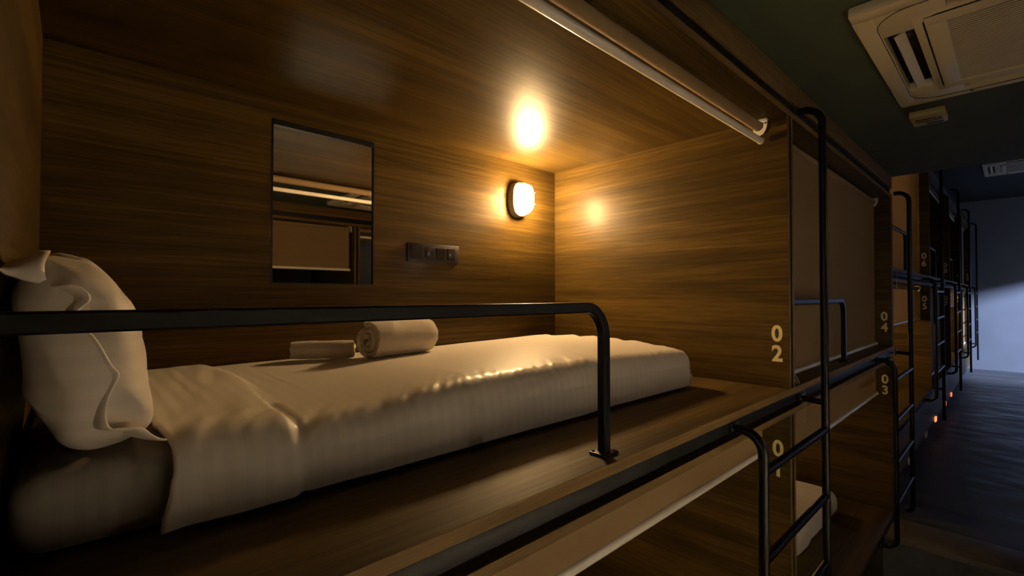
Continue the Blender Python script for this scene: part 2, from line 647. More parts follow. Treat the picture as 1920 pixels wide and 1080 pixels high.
def partition(y, z0, z1, label, num=None, numz=None, xb=XB, xf=XF, sgn=1):
    t = thing('bunk_partition', ((xb + xf) / 2, y + PT / 2, z0), label, 'partition', 'bunk partitions')
    xe = xf - sgn * 0.0015

    def bx(m, xa, xc, ya, yb, bev=0.0):
        return m.box(min(xa, xc), max(xa, xc), ya, yb, z0, z1, bev)
    for a in (y, y + PT - 0.016):
        b = bx(MB(), xb, xe, a, a + 0.016).build('side_board', M['wood_x'], t)
        bx(MB(), xe, xf, a + 0.0005, a + 0.0155).build('edge_band', M['wood_edge_z'], b)
    bx(MB(), xb, xf - sgn * 0.006, y + 0.0161, y + PT - 0.0161).build('core_strip', M['core'], t)
    if num:
        number(num, y, numz, t)
    return t


NUM_U, NUM_L = -0.168, -0.570
partition(Y0 - PT, H + ZD, H + ZC, 'dark walnut head panel behind the upright pillow')
partition(Y0 - PT, H + ZL, H + ZD - 0.092, 'walnut lower partition at the head of bunk 01')
PY = [Y1 + 2.0 * k for k in range(6)]
for k, y in enumerate(PY):
    up, lo = f'{2 * k + 2:02d}', f'{2 * k + 1:02d}'
    if k < 2:
        d, top = 0.0, ZC
    else:
        d, top = DZ, ZCR
    partition(y, H + ZD + d, H + top, f'walnut upper partition bearing the cream number {up}', up, H + NUM_U + d)
    partition(y, H + ZL + d, H + ZD + d - 0.092, f'walnut lower partition bearing the cream number {lo}', lo, H + NUM_L + d)

# opposite row across the corridor (seen in the mirror)
XOB = XR - 0.02
platform(-1.2, 3.40, H + ZD, 'walnut upper deck of the opposite row seen in the mirror', True, None, XOB, XO, -1)
platform(-1.2, 3.40, H + ZL, 'walnut lower deck of the opposite row across the corridor', False, 0.0, XOB, XO, -1)
canopy(-1.2, 3.40, H + ZC, 'walnut canopy of the opposite row seen in the mirror', H + 0.691, XOB, XO, -1)
struct(MB().box(XO, XO + 0.02, -1.2, 3.40, H + 0.692, CEIL_LOW).build('trim_3', M['wood_edge'], origin=(0, 0, H)))
for y, nm in ((-0.10, 'nearer the rear wall'), (1.86, 'in the middle of the mirror image')):
    partition(y, H + ZD, H + ZC, f'walnut partition of the opposite row {nm}', None, None, XOB, XO, -1)
    partition(y, H + ZL, H + ZD - 0.092, f'lower walnut partition of the opposite row {nm}', None, None, XOB, XO, -1)


# ------------------------------------------------------------------ roller blinds
def blind(y0, y1, ztop, zbar, label, x=-0.622, rolled=False, bar_r=0.011, sgn=1, chain=None, roll_r=0.017, chain_label=''):
    t = thing('roller_blind', (x, (y0 + y1) / 2, zbar), label, 'roller blind', 'roller blinds of the bunks')
    rz = ztop - 0.006 - roll_r
    rl = MB().cyl((x, y0 + 0.016, rz), (x, y1 - 0.016, rz), roll_r, 20)
    rl.build('fabric_roll', M['roll'], t)
    fx = x + sgn * (roll_r * 0.4)
    if not rolled:
        n = 40
        rows = []
        zt = rz - roll_r * 0.3
        for i in range(n + 1):
            z = zt + (zbar - zt) * i / n
            rows.append([Vector((fx + 0.0022 * math.sin(j * 0.55 + 0.3 * math.sin(i * 0.2)) * (i / n), y0 + 0.018 + (y1 - y0 - 0.036) * j / 30, z)) for j in range(31)])
        back = [[p + Vector((-sgn * 0.0012, 0, 0)) for p in r] for r in rows]
        m = MB()
        A = m.grid(rows)
        B = m.grid(back)
        for i in range(n):
            for j in (0, 30):
                m.bm.faces.new((A[i][j], A[i + 1][j], B[i + 1][j], B[i][j]))
        for j in range(30):
            for i in (0, n):
                m.bm.faces.new((A[i][j], A[i][j + 1], B[i][j + 1], B[i][j]))
        m.build('fabric', M['blind'], t, smooth=60)
    bar = MB().cyl((fx, y0 + 0.014, zbar), (fx, y1 - 0.014, zbar), bar_r, 18)
    bo = bar.build('bottom_bar', M['tube'], t)
    MB().cyl((fx, y0 + 0.010, zbar), (fx, y0 + 0.0139, zbar), bar_r * 1.12, 18).build('end_cap', M['white_plastic'], bo)
    MB().cyl((fx, y1 - 0.0139, zbar), (fx, y1 - 0.010, zbar), bar_r * 1.12, 18).build('end_cap', M['white_plastic'], bo)
    for yy, s in ((y0 + 0.001, 1), (y1 - 0.001, -1)):
        b = MB()
        prof = [(x - 0.022, ztop - 0.001), (x + 0.026, ztop - 0.001), (x + 0.026, ztop - 0.016), (x + 0.022, ztop - 0.034), (x + 0.012, ztop - 0.050), (x - 0.004, ztop - 0.054), (x - 0.016, ztop - 0.046), (x - 0.022, ztop - 0.030)]
        b.poly_prism(prof, 'Y', min(yy, yy + s * 0.003), max(yy, yy + s * 0.003))
        b.box(x - 0.022, x + 0.030, min(yy, yy + s * 0.022), max(yy, yy + s * 0.022), ztop - 0.0035, ztop - 0.001)
        br = b.build('bracket', M['tube'], t, smooth=0)
        for dx in (0.010, 0.020):
            yh = yy + s * 0.0032
            MB().box(x + dx - 0.003, x + dx + 0.003, min(yh, yh + s * 0.0006), max(yh, yh + s * 0.0006), ztop - 0.014, ztop - 0.008).build('screw_hole', M['dark_hole'], br)
    if chain:
        ych, xe, zlow = chain
        pts = []
        zk, zdk = zlow + 0.31, zlow + 0.10           # straight to the deck, slanting over its edge, then the loop
        for sg, yo in ((-1, y0 + 0.010), (1, y0 + 0.022)):
            yb = ych + sg * 0.0145
            path = [(x + 0.018, yo, ztop - 0.03), (x + 0.020, yo, zk), (xe, yb, zdk)]
            for a, b in zip(path, path[1:]):
                a, b = Vector(a), Vector(b)
                nn = int((b - a).length / 0.0046)
                for i in range(nn):
                    pts.append(a.lerp(b, i / nn))
            for i in range(25):
                f = i / 24
                e = math.cos(f * PI / 2) ** 0.7 if f < 1 else 0.0
                pts.append(Vector((xe, ych + (yb - ych) * e, zdk + (zlow - zdk) * math.sin(f * PI / 2))))
        m = MB()
        for p in pts:
            m.sphere(p, 0.0019, 5, 3)
        tag(m.build('bead_chain', M['chain'], origin=(x, ych, zlow)), chain_label, 'blind chain', 'bead chains of the blinds')
    return t


blind(Y0, Y1, H + ZC, H + 0.556, 'rolled-up blind with white bar above the open bed', rolled=True)
ZU, ZCL = ZD - 0.092, ZC
blind(Y0, Y1, H + ZU, H - 0.553, 'beige blind with white bar half lowered over bunk 01')
B1 = Y1 + PT
blind(B1, PY[1], H + ZC, H + ZD + 0.013, 'beige blind fully lowered across the upper bunk 04', chain=(1.958, XF + 0.0035, H - 0.462),
      chain_label='white bead chain looping over the deck edge beside the nearest ladder')
blind(B1, PY[1], H + ZU, H - 0.632, 'beige blind lowered a little way over bunk 03')
B2 = PY[1] + PT + 0.002
blind(B2, PY[2], H + ZCR, H + ZD + DZ + 0.013, 'beige blind closing the raised upper bunk 06', chain=(3.970, XF + 0.0035, H + 0.05),
      chain_label='white bead chain hanging beside the panel numbered 04')
blind(B2, PY[2], H + ZU + DZ, H - 0.215, 'glowing beige blind half lowered over the lit bunk 05')
B3 = PY[2] + PT
blind(B3, PY[3], H + ZCR, H + ZCR - 0.078, 'rolled-up blind with white bar at the dark bunk 08', rolled=True)
blind(B3, PY[3], H + ZU + DZ, H + ZL + DZ + 0.013, 'blind fully lowered across the lower bunk 07')
B4 = PY[3] + PT
blind(B4, PY[4], H + ZCR, H + ZCR - 0.078, 'rolled-up blind at the dark upper bunk 10', rolled=True)
blind(B4, PY[4], H + ZU + DZ, H - 0.15, 'blind lowered a little at the brightly lit bunk 09')
blind(PY[4] + PT, PY[5], H + ZU + DZ, H + ZL + DZ + 0.013, 'blind fully lowered across the farthest lower bunk')
blind(PY[4] + PT, PY[5], H + ZCR, H + ZD + DZ + 0.013, 'blind fully lowered across the farthest upper bunk')
# opposite row
bo = blind(-0.04, 1.86, H + ZC, H + 0.235, 'half-lowered blind across the corridor, reflected in the mirror', x=XO + 0.08, sgn=-1)
tm = MB().box(XO + 0.08 - 0.0105, XO + 0.08 - 0.0095, 1.09, 1.17, H + 0.398, H + 0.408).build('dark_mark', M['frame'], bo)
thin = cloth('fill_diffuser_fabric', (0.8, 0.78, 0.74), 0, rough=0.8, weave=0.05)  # added out of view to spread the fill lamp behind it
translucent(thin, (0.85, 0.82, 0.76), 0.8)
for ch in blind(-0.04, 1.86, H + ZU, H + ZL + 0.02, 'added thin blind diffusing fill light from the opposite lower bunk', x=XO + 0.08, sgn=-1).children:
    if ch.name.startswith('fabric'):
        ch.data.materials[0] = thin
blind(1.92, 3.38, H + ZC, H + 0.545, 'rolled-up second blind of the opposite row', x=XO + 0.08, sgn=-1, rolled=True)


# ------------------------------------------------------------------ guard rails
def guard(y0, y1, zdeck, label, x=-0.575, h=0.309):
    t = thing('guard_rail', (x, (y0 + y1) / 2, zdeck), label, 'guard rail', 'guard rails of the upper bunks')
    r = 0.0100
    zt = zdeck + h - r
    path = fillet([(x, y0 + 0.004, zt), (x, y1, zt), (x, y1, zdeck + 0.006)], 0.062, 10)
    MB().sweep(path, r, (1, 0, 0), square=True).build('rail', M['steel'], t, smooth=30)
    f = MB().box(x - 0.020, x + 0.020, y1 - 0.024, y1 + 0.024, zdeck + 0.0005, zdeck + 0.006, 0.0015).build('foot_plate', M['steel'], t)
    for dx in (-0.0145, 0.0145):
        for dy in (-0.017, 0.017):
            MB().cyl((x + dx, y1 + dy, zdeck + 0.006), (x + dx, y1 + dy, zdeck + 0.0085), 0.0035, 8).build('screw', M['steel'], f)
    MB().box(x - 0.018, x + 0.018, y0 + 0.0005, y0 + 0.005, zt - 0.022, zt + 0.022, 0.001).build('wall_plate', M['steel'], t)
    return t


guard(Y0, 0.795, H + ZD, 'black square guard rail in front of the made bed')
guard(B1, 2.775, H + ZD, 'black guard rail in front of the blind of bunk 04')
guard(B2, 4.74, H + ZD + DZ, 'black guard rail in front of the blind of bunk 06')
guard(B3, 6.74, H + ZD + DZ, 'black guard rail at the dark upper bunk 08')
guard(B4, 8.74, H + ZD + DZ, 'black guard rail at the dark upper bunk 10')


# ------------------------------------------------------------------ ladders
def ladder(n, d, top, label):
    y = 1.926 + 2.0 * n
    yl = y - 0.596
    xf = XF + 0.0012
    r = 0.0128
    t = thing('bunk_ladder', (XL, (y + yl) / 2, H + ZL + d - 0.03), label, 'ladder', 'black tube ladders of the bunks')
    zu, zl = H - 0.364 + d, H - 1.395 + d
    long_p = [(xf, y, H + top), (XL, y, H + top), (XL, y, zl)]
    if d == 0:
        long_p.append((xf, y, zl))
    else:
        long_p[-1] = (XL, y, zl - 0.27)
    lp = MB().sweep(fillet(long_p, 0.058, 10), r, (0, 1, 0), 16).build('long_rail', M['steel'], t)
    sp = MB().sweep(fillet([(xf, yl, zu), (XL, yl, zu), (XL, yl, zl), (xf, yl, zl)], 0.055, 10), r, (0, 1, 0), 16).build('short_rail', M['steel'], t)
    MB().cyl((xf, y, zu - 0.006), (XL, y, zu - 0.010), r * 0.85, 14).build('strut', M['steel'], t)
    if d:
        MB().cyl((xf, y, zl + 0.02), (XL, y, zl + 0.02), r * 0.85, 14).build('strut', M['steel'], t)
    for k in range(4):
        z = H - 0.467 - 0.230 * k + d
        MB().cyl((XL, yl, z), (XL, y, z), r * 0.92, 14).build('rung', M['steel'], t)
    for (yy, zz) in ((yl, zu), (y, zu - 0.006), (yl, zl)):
        b = MB()
        b.box(xf - 0.0007, xf + 0.005, yy - 0.026, yy + 0.026, zz - 0.017, zz + 0.017, 0.001)
        o = b.build('mounting_plate', M['steel'], t)
        for q in (-0.020, 0.020):
            MB().cyl((xf + 0.005, yy + q, zz), (xf + 0.008, yy + q, zz), 0.0038, 8).build('bolt', M['lamp_wire'], o)
    return t


LT = ('black tube ladder beside bunk numbers 02 and 01, nearest of all', 'black tube ladder standing in front of panels 04 and 03',
      'black tube ladder in front of panels 06 and 05', 'black tube ladder in front of panels 08 and 07',
      'second-to-last black tube ladder towards the grey wall', 'farthest black tube ladder, against the lit grey wall')
for n in range(6):
    if n < 2:
        ladder(n, 0.0, 0.668, LT[n])
    else:
        ladder(n, DZ, 1.31, LT[n])


# ------------------------------------------------------------------ bedding
def nz(x, y, z=0.0):
    return noise.noise(Vector((x, y, z)))


def make_mattress(xa, xb_, ya, yb, z, th, mat, name, label, group=None, amp=0.0015, rnd=0.05, nx=60, ny=120, seed=0.0, parent=None):
    """rounded soft box"""
    m = MB()
    cx, cy = (xa + xb_) / 2, (ya + yb) / 2
    hx, hy, hz = (xb_ - xa) / 2, (yb - ya) / 2, th / 2
    cz = z + hz

    def soft(p):
        # round the box: clamp to the inner box, push out by rnd
        q = Vector((max(-hx + rnd, min(hx - rnd, p.x)), max(-hy + rnd, min(hy - rnd, p.y)), max(-hz + rnd, min(hz - rnd, p.z))))
        d = p - q
        if d.length > 1e-9:
            d = d.normalized() * rnd
        s = q + d
        wv = nz(s.x * 5 + seed, s.y * 5, s.z * 9) * amp * 2 + nz(s.x * 16, s.y * 16 + seed, s.z * 20) * amp
        nrm = d.normalized() if d.length > 1e-9 else Vector((0, 0, 1))
        return s + nrm * wv

    b = bmesh.new()
    nzs = 14

    def face(o, U, V, nu, nv):
        g = [[b.verts.new(soft(o + U * (i / nu) + V * (k / nv))) for i in range(nu + 1)] for k in range(nv + 1)]
        for a, c in zip(g, g[1:]):
            for i in range(nu):
                b.faces.new((a[i], a[i + 1], c[i + 1], c[i]))
    X, Y, Zv = Vector((2 * hx, 0, 0)), Vector((0, 2 * hy, 0)), Vector((0, 0, 2 * hz))
    o0 = Vector((-hx, -hy, -hz))
    face(o0 + Zv, X, Y, nx, ny)
    face(o0, X, Y, nx // 3, ny // 3)
    face(o0, X, Zv, nx, nzs)
    face(o0 + Y, X, Zv, nx, nzs)
    face(o0, Y, Zv, ny, nzs)
    face(o0 + X, Y, Zv, ny, nzs)
    bmesh.ops.remove_doubles(b, verts=list(b.verts), dist=0.0004)
    for v in b.verts:
        v.co += Vector((cx, cy, cz))
        v.co.z = max(v.co.z, z + 0.0008)
    m.bm.free()
    m.bm = b
    o = m.build(name, mat, parent, smooth=70)
    if parent is None:
        tag(o, label, 'mattress', group)
    return o


ZDK = H + ZD
MX0, MX1, MYA, MYB = XB + 0.130, -0.795, Y0 + 0.006, 1.555
MTH = 0.108
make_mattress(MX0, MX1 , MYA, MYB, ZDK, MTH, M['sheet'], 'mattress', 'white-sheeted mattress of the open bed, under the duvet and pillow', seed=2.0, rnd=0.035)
for v in bpy.data.objects['mattress'].data.vertices:             # the mattress slumps away under the duvet
    yw = v.co.y + bpy.data.objects['mattress'].location.y
    v.co.z *= 1 - 0.26 * max(0.0, min(1.0, (yw - 0.08) / 0.22))


def lin(t, pts):
    for (a, va), (b, vb) in zip(pts, pts[1:]):
        if t <= b:
            f = max(0.0, min(1.0, (t - a) / (b - a)))
            f = f * f * (3 - 2 * f)
            return va + (vb - va) * f
    return pts[-1][1]


def bed_top(x, y):
    """height of the made bed: slumped on the left and along the wall, higher at the foot"""
    xk = -1.40
    f = max(0.0, min(1.0, (x - xk) / (-0.82 - xk)))
    zb = lin(y, [(0.1, -0.190), (0.40, -0.186), (0.95, -0.185), (1.25, -0.178), (1.5, -0.176)])
    zf = lin(y, [(0.1, -0.198), (0.30, -0.206), (0.65, -0.180), (1.15, -0.174), (1.5, -0.186)])
    crown = lin(y, [(0.1, 0.004), (0.8, 0.005), (1.3, 0.012)])
    back = max(0.0, xk - x) / 0.16
    return H + zb + (zf - zb) * f + crown * math.sin(f * PI) ** 0.8 - 0.016 * back ** 1.6


def drape(name, label, x_back, y_near, y_far, top0, xfront, yfar_drop, mat, zdeck, nx=170, ny=330, wrinkle=1.0, cuff=None, seed=0.0):
    """duvet: top sheet, front fall (+X side) and far-end fall, one continuous skin with thickness"""
    r = 0.052
    ztop = bed_top

    Lx = (xfront - r) - x_back
    fall = top0 - r - (zdeck + 0.012)
    arc = r * PI / 2
    tot = Lx + arc + fall
    Ly = (yfar_drop - r) - y_near
    toty = Ly + arc + fall

    def prof(d, L):
        """distance along the skin -> (horizontal offset, drop, horizontal normal part)"""
        if d <= L:
            return d, 0.0, 0.0
        if d <= L + arc:
            a = (d - L) / r
            return L + r * math.sin(a), r * (1 - math.cos(a)), math.sin(a)
        e = d - L - arc
        bul = 0.004 * math.sin(min(1, e / fall) * PI)
        return L + r + bul, r + e, 1.0
    # denser sampling where the skin bends
    sx = []
    n1, n2, n3 = int(nx * .58), int(nx * .2), int(nx * .22)
    sx += [Lx * i / n1 for i in range(n1)] + [Lx + arc * i / n2 for i in range(n2)] + [Lx + arc + fall * i / n3 for i in range(n3 + 1)]
    m1, m2, m3 = int(ny * .72), int(ny * .12), int(ny * .16)
    sy = [Ly * i / m1 for i in range(m1)] + [Ly + arc * i / m2 for i in range(m2)] + [Ly + arc + fall * i / m3 for i in range(m3 + 1)]
    P = []
    for b in sy:
        oy, dy, ny_ = prof(b, Ly)
        row = []
        for a in sx:
            ox, dx, nx_ = prof(a, Lx)
            x, y = x_back + ox, y_near + oy
            drop = dx + dy
            # corner: combine the two falls on a rounded corner
            if dx > 0 and dy > 0:
                ex, ey = max(0.0, ox - Lx), max(0.0, oy - Ly)
                l = math.hypot(ex, ey)
                lim = max(ex, ey)
                k = lim / l if l > 1e-6 else 1
                x = x_back + Lx + ex * k
                y = y_near + Ly + ey * k
                drop = max(dx, dy)
            zt_ = ztop(x, y)
            z = zt_ - drop * (zt_ - zdeck - 0.012) / (top0 - zdeck - 0.012)      # the hem ends just above the deck
            z = max(z, zdeck + 0.0065)
            # wrinkles
            wn = nz(x * 2.2 + seed, y * 1.6, 0.3) * 0.006
            if a > Lx - 0.16:
                edge = max(0.0, 1 - abs(a - Lx - arc * 0.25) / 0.10)
                # short gathers that cross the front edge on the slant
                ys = y + (a - Lx) * 0.85
                g1 = (0.5 - abs(nz(ys * 31 + seed, a * 4.5, 5.1)) * 1.6) * 0.0058 + nz(ys * 66, a * 9 + seed, 1.7) * 0.0030
                patch = 0.45 + 0.9 * max(0.0, nz(y * 5 + 1.3, 0.2, 7.0) + 0.25)
                wn += g1 * edge * wrinkle * patch
                wn += nz(y * 6, a * 4, 3.3) * 0.003 * wrinkle * (1 if a > Lx + arc else 0)
            if b > Ly - 0.12:
                ed = max(0.0, 1 - abs(b - Ly - arc * 0.5) / 0.12)
                wn += (nz(x * 15, b * 4, 9.0) * 0.008 + nz(x * 30, b * 5, 2.0) * 0.004) * ed
            # slanting folds where the turned-back end hangs over the front-left corner
            if a > Lx - 0.02:
                wn += nz((y + a * 0.75) * 19 + 2.0, 3.1, a * 2.5) * 0.010 * math.exp(-((y - 0.125) / 0.055) ** 2)
                y += 0.012 * math.sin(min(1.0, (a - Lx + 0.02) / (arc + fall)) * PI) * math.exp(-((y - y_near) / 0.05) ** 2)
            # uneven lower hem
            if a > Lx + arc + fall * 0.75:
                wn += (0.5 + nz(y * 11, 1.0, 4.0)) * 0.0035 * ((a - Lx - arc) / fall - 0.75) * 4
            if cuff:
                # folded-back top of the duvet: a second thickness that ends in a soft step
                yc = cuff(x)
                c = 1 / (1 + math.exp(-(yc - y) / 0.0045))
                wn += 0.011 * c
                wn += c * (nz(y * 26 + a * 5, a * 4, 7.7) * 0.0035)
                # pinch next to the hem
                wn -= 0.006 * math.exp(-((y - yc - 0.010) / 0.008) ** 2) * (1 if a > Lx - 0.1 else 0)
            N = Vector((nx_, ny_, max(0.0, 1 - max(nx_, ny_)) + (0.0 if max(nx_, ny_) > 0 else 1)))
            if N.length < 1e-6:
                N = Vector((0, 0, 1))
            N.normalize()
            p = Vector((x, y, z)) + N * wn
            p.z = max(p.z, zdeck + 0.0065)
            if p.x > x_back + 0.0 and p.x < XB + 0.004:
                p.x = XB + 0.004
            row.append(p)
        P.append(row)
    m = MB()
    m.grid(P)
    o = m.build(name, mat, smooth=80)
    if sum(p.normal.z for p in o.data.polygons) < 0:       # the thickness must grow inwards
        o.data.flip_normals()
    so = o.modifiers.new('thickness', 'SOLIDIFY')
    so.thickness = 0.008
    so.offset = -1
    tag(o, label, 'duvet')
    return o


duvet = drape('duvet', 'white satin-striped duvet tucked over the open upper bed', XB + 0.012, 0.088, 1.50, H - 0.186, -0.772, 1.600,
              M['duvet'], ZDK, cuff=lambda x: 0.268 + 0.012 * math.sin(x * 9), seed=4.0)

# mattress in the lower bunk 03
o3 = make_mattress(XB + 0.008, -0.765, B1 + 0.01, 3.53, H + ZL, 0.155, M['duvet'], 'mattress', 'white-sheeted mattress end in the lower bunk 03', rnd=0.06, amp=0.004, seed=9.0, nx=50, ny=90)


def pillow():
    """upright pillow: lofted cross-section along X, leaning on the head panel"""
    prof = [(-0.038, 0.050), (-0.014, 0.058), (0.012, 0.054), (0.036, 0.032), (0.056, -0.001), (0.071, -0.042), (0.081, -0.095), (0.085, -0.145),
            (0.080, -0.182), (0.058, -0.1985), (0.025, -0.2015), (-0.006, -0.192), (-0.026, -0.165), (-0.042, -0.123), (-0.051, -0.069), (-0.0545, -0.023), (-0.0535, 0.016)]
    # closed Catmull-Rom resample
    n = len(prof)
    ring = []
    K = 6
    for i in range(n):
        p0, p1, p2, p3 = (prof[(i + q - 1) % n] for q in range(4))
        for k in range(K):
            t = k / K
            ring.append(tuple(0.5 * (2 * p1[c] + (p2[c] - p0[c]) * t + (2 * p0[c] - 5 * p1[c] + 4 * p2[c] - p3[c]) * t * t + (3 * p1[c] - p0[c] - 3 * p2[c] + p3[c]) * t ** 3) for c in (0, 1)))
    cy, cz = 0.012, -0.085
    t = thing('pillow', (-1.0, 0.01, H - 0.2), 'plump white striped pillow propped upright against the head panel', 'pillow')
    xa, xb_ = -0.742, -1.27
    nxs = 56
    rows = []
    for i in range(nxs + 1):
        f = i / nxs
        e = 0.5 - 0.5 * math.cos(f * PI)             # dense at both ends
        x = xa + (xb_ - xa) * e
        dn, df_ = (xa - x) / 0.075, (x - xb_) / 0.16
        s = min(1.0, max(0.0, 1 - (1 - min(1, dn)) ** 2.2)) ** 0.5
        s *= min(1.0, max(0.0, 1 - (1 - min(1, df_)) ** 2.2)) ** 0.5
        s = max(s, 0.02)
        row = []
        for (py, pz) in ring:
            # the closed end gathers into a crooked seam running from top-left to bottom-right
            sy, sz = s, s
            y = cy + (py - cy) * sy
            z = cz + (pz - cz) * (0.02 * (1 - s) + s)
            w_ = nz(x * 9, y * 14, z * 9) * 0.008 + nz(x * 20, y * 30, z * 14 + 4) * 0.005
            w_ += (0.5 - abs(nz(x * 6 + 2, y * 16 + z * 10, z * 9)) * 2.2) * 0.009 * (1 if s < 0.97 else 0.6)
            w_ -= 0.004
            d = Vector((0, py - cy, pz - cz)).normalized()
            p = Vector((x, y, H + z)) + d * w_
            p.z = max(p.z, H - 0.2028)
            p.y = max(p.y, Y0 + 0.003)
            row.append(p)
        row.append(row[0].copy())
        rows.append(row)
    m = MB()
    V = m.grid(rows)
    m.bm.faces.new(V[0][:-1])
    m.bm.faces.new(V[-1][:-1])
    bmesh.ops.remove_doubles(m.bm, verts=list(m.bm.verts), dist=0.00005)
    m.build('pillow_body', M['pillowcase'], t, smooth=80)
    # open hem of the pillowcase, a soft flap that stands off the end
    path = [(-0.026, 0.011), (-0.012, -0.002), (-0.020, -0.016), (-0.014, -0.035), (-0.002, -0.052), (0.008, -0.080), (0.018, -0.102), (0.012, -0.130), (0.013, -0.156), (0.034, -0.168), (0.051, -0.178), (0.074, -0.187)]
    pp = []
    for i in range(len(path) - 1):
        q = [path[max(0, min(len(path) - 1, i + k))] for k in (-1, 0, 1, 2)]
        for k in range(6):
            tt = k / 6
            pp.append(tuple(0.5 * (2 * q[1][c] + (q[2][c] - q[0][c]) * tt + (2 * q[0][c] - 5 * q[1][c] + 4 * q[2][c] - q[3][c]) * tt * tt + (3 * q[1][c] - q[0][c] - 3 * q[2][c] + q[3][c]) * tt ** 3) for c in (0, 1)))
    pp.append(path[-1])
    rows = []
    for i, (y, z) in enumerate(pp):
        f = i / (len(pp) - 1)
        row = []
        for k in range(7):
            g = k / 6
            x = -0.795 + 0.052 * g - 0.03 * max(0, f - 0.75) * 4 * g
            row.append(Vector((x, y + 0.024 * g * g + 0.004 * math.sin(f * 17) * g, H + z + 0.004 * math.sin(f * 23 + 1) * g)))
        rows.append(row)
    m = MB()
    m.grid(rows)
    fl = m.build('hem', M['pillowcase'], t, smooth=80)
    so = fl.modifiers.new('thickness', 'SOLIDIFY')
    so.thickness = 0.0025
    # loose corner of the case at the top, folded towards the head panel
    rows = []
    for i in range(15):
        f = i / 14
        row = []
        for k in range(9):
            g = k / 8
            y = -0.020 - 0.037 * g - 0.004 * math.sin(f * 3)
            zt = 0.055 - 0.014 * g + 0.003 * math.sin(g * 5)
            zb = 0.012 + 0.012 * g ** 1.5
            z = zt + (zb - zt) * f
            x = -0.800 + 0.036 * math.sin(f * PI * 0.8) + 0.022 * g * f
            row.append(Vector((x, max(y, Y0 + 0.003), H + z)))
        rows.append(row)
    m = MB()
    m.grid(rows)
    fc = m.build('case_corner', M['pillowcase'], t, smooth=80)
    so = fc.modifiers.new('thickness', 'SOLIDIFY')
    so.thickness = 0.0025
    return t


pillow()


def towel(name, label, p0, p1, R_, r0, turns, thick, flat, seed, zbed, squash=0.92):
    """rolled towel: a spiral of cloth swept along its axis"""
    p0, p1 = Vector(p0), Vector(p1)
    ax = (p1 - p0)
    Lg = ax.length
    ax.normalize()
    side = Vector((0, 0, 1)).cross(ax).normalized()
    n = int(turns * 34)
    prof_o, prof_i = [], []
    for k in range(n + 1):
        f = k / n
        a = -f * turns * 2 * PI + flat
        r = r0 + (R_ - r0) * f
        prof_o.append((math.cos(a) * r, math.sin(a) * r * squash))
        rr = max(r - thick, 0.001)
        prof_i.append((math.cos(a) * rr, math.sin(a) * rr * squash))
    m = MB()
    ns = 40
    V = []
    for s in range(ns + 1):
        f = s / ns
        c = p0 + ax * (Lg * f)
        endround = 1 - 0.07 * (abs(2 * f - 1) ** 6)
        ring = []
        for lst in (prof_o, prof_i[::-1]):
            for (u, v) in lst:
                a = math.atan2(v, u)
                q = math.hypot(u, v) / R_
                w_ = 1 + 0.075 * q * (nz(math.cos(a) * 1.6 + seed, math.sin(a) * 1.6, f * 3.2)) + 0.06 * q * nz(math.cos(a + f * 2.2) * 3 + seed, math.sin(a + f * 2.2) * 3, f * 5)
                p = c + side * (u * w_ * endround) + Vector((0, 0, 1)) * (v * w_ * endround)
                p += ax * (0.006 * nz(u * 60 + seed, v * 60, s * 0.0) * (1 if s in (0, ns) else 0))
                p.z = max(p.z, zbed + 0.001 * (1 - q))
                ring.append(m.bm.verts.new(p))
        V.append(ring)
    k = len(V[0])
    for a, b in zip(V, V[1:]):
        for i in range(k):
            m.bm.faces.new((a[i], a[(i + 1) % k], b[(i + 1) % k], b[i]))
    h = k // 2
    for ring in (V[0], V[-1]):
        for i in range(h - 1):
            m.bm.faces.new((ring[i], ring[i + 1], ring[k - 2 - i], ring[k - 1 - i]))
    o = m.build(name, M['towel'], smooth=75)
    return tag(o, label, 'towel', 'rolled towels on the bed')


z1, z2 = bed_top(-1.29, 0.73) + 0.003, bed_top(-1.36, 0.53) + 0.003
towel('rolled_towel', 'large rolled white bath towel lying on the duvet', (-1.268, 0.618, z1 + 0.047), (-1.322, 0.850, z1 + 0.048), 0.066, 0.014, 2.6, 0.017, -1.2, 1.0, z1)
towel('rolled_towel', 'small rolled white hand towel left of the large one', (-1.400, 0.455, z2 + 0.023), (-1.318, 0.602, z2 + 0.023), 0.0365, 0.007, 2.0, 0.012, -0.6, 5.0, z2)

# ------------------------------------------------------------------ mirror, sockets, lamp
t = thing('wall_mirror', (XB, (MY0 + MY1) / 2, MZ0), 'tall black-edged mirror set into the walnut back wall', 'mirror')
fr = MB()
e = 0.005
fr.box(XB - MDEP, XB + 0.001, MY0 + 0.0005, MY0 + e, MZ0 + 0.0005, MZ1 - 0.0005)
fr.box(XB - MDEP, XB + 0.001, MY1 - e, MY1 - 0.0005, MZ0 + 0.0005, MZ1 - 0.0005)
fr.box(XB - MDEP, XB + 0.001, MY0 + e, MY1 - e, MZ0 + 0.0005, MZ0 + e)
fr.box(XB - MDEP, XB + 0.002, MY0 + e, MY1 - e, MZ1 - 0.018, MZ1 - 0.0005)
fr.build('frame', M['frame'], t)
MB().box(XB - MDEP - 0.006, XB - MDEP + 0.002, MY0 + e, MY1 - e, MZ0 + e, MZ1 - 0.018).build('mirror_glass', M['mirror'], t, smooth=0)

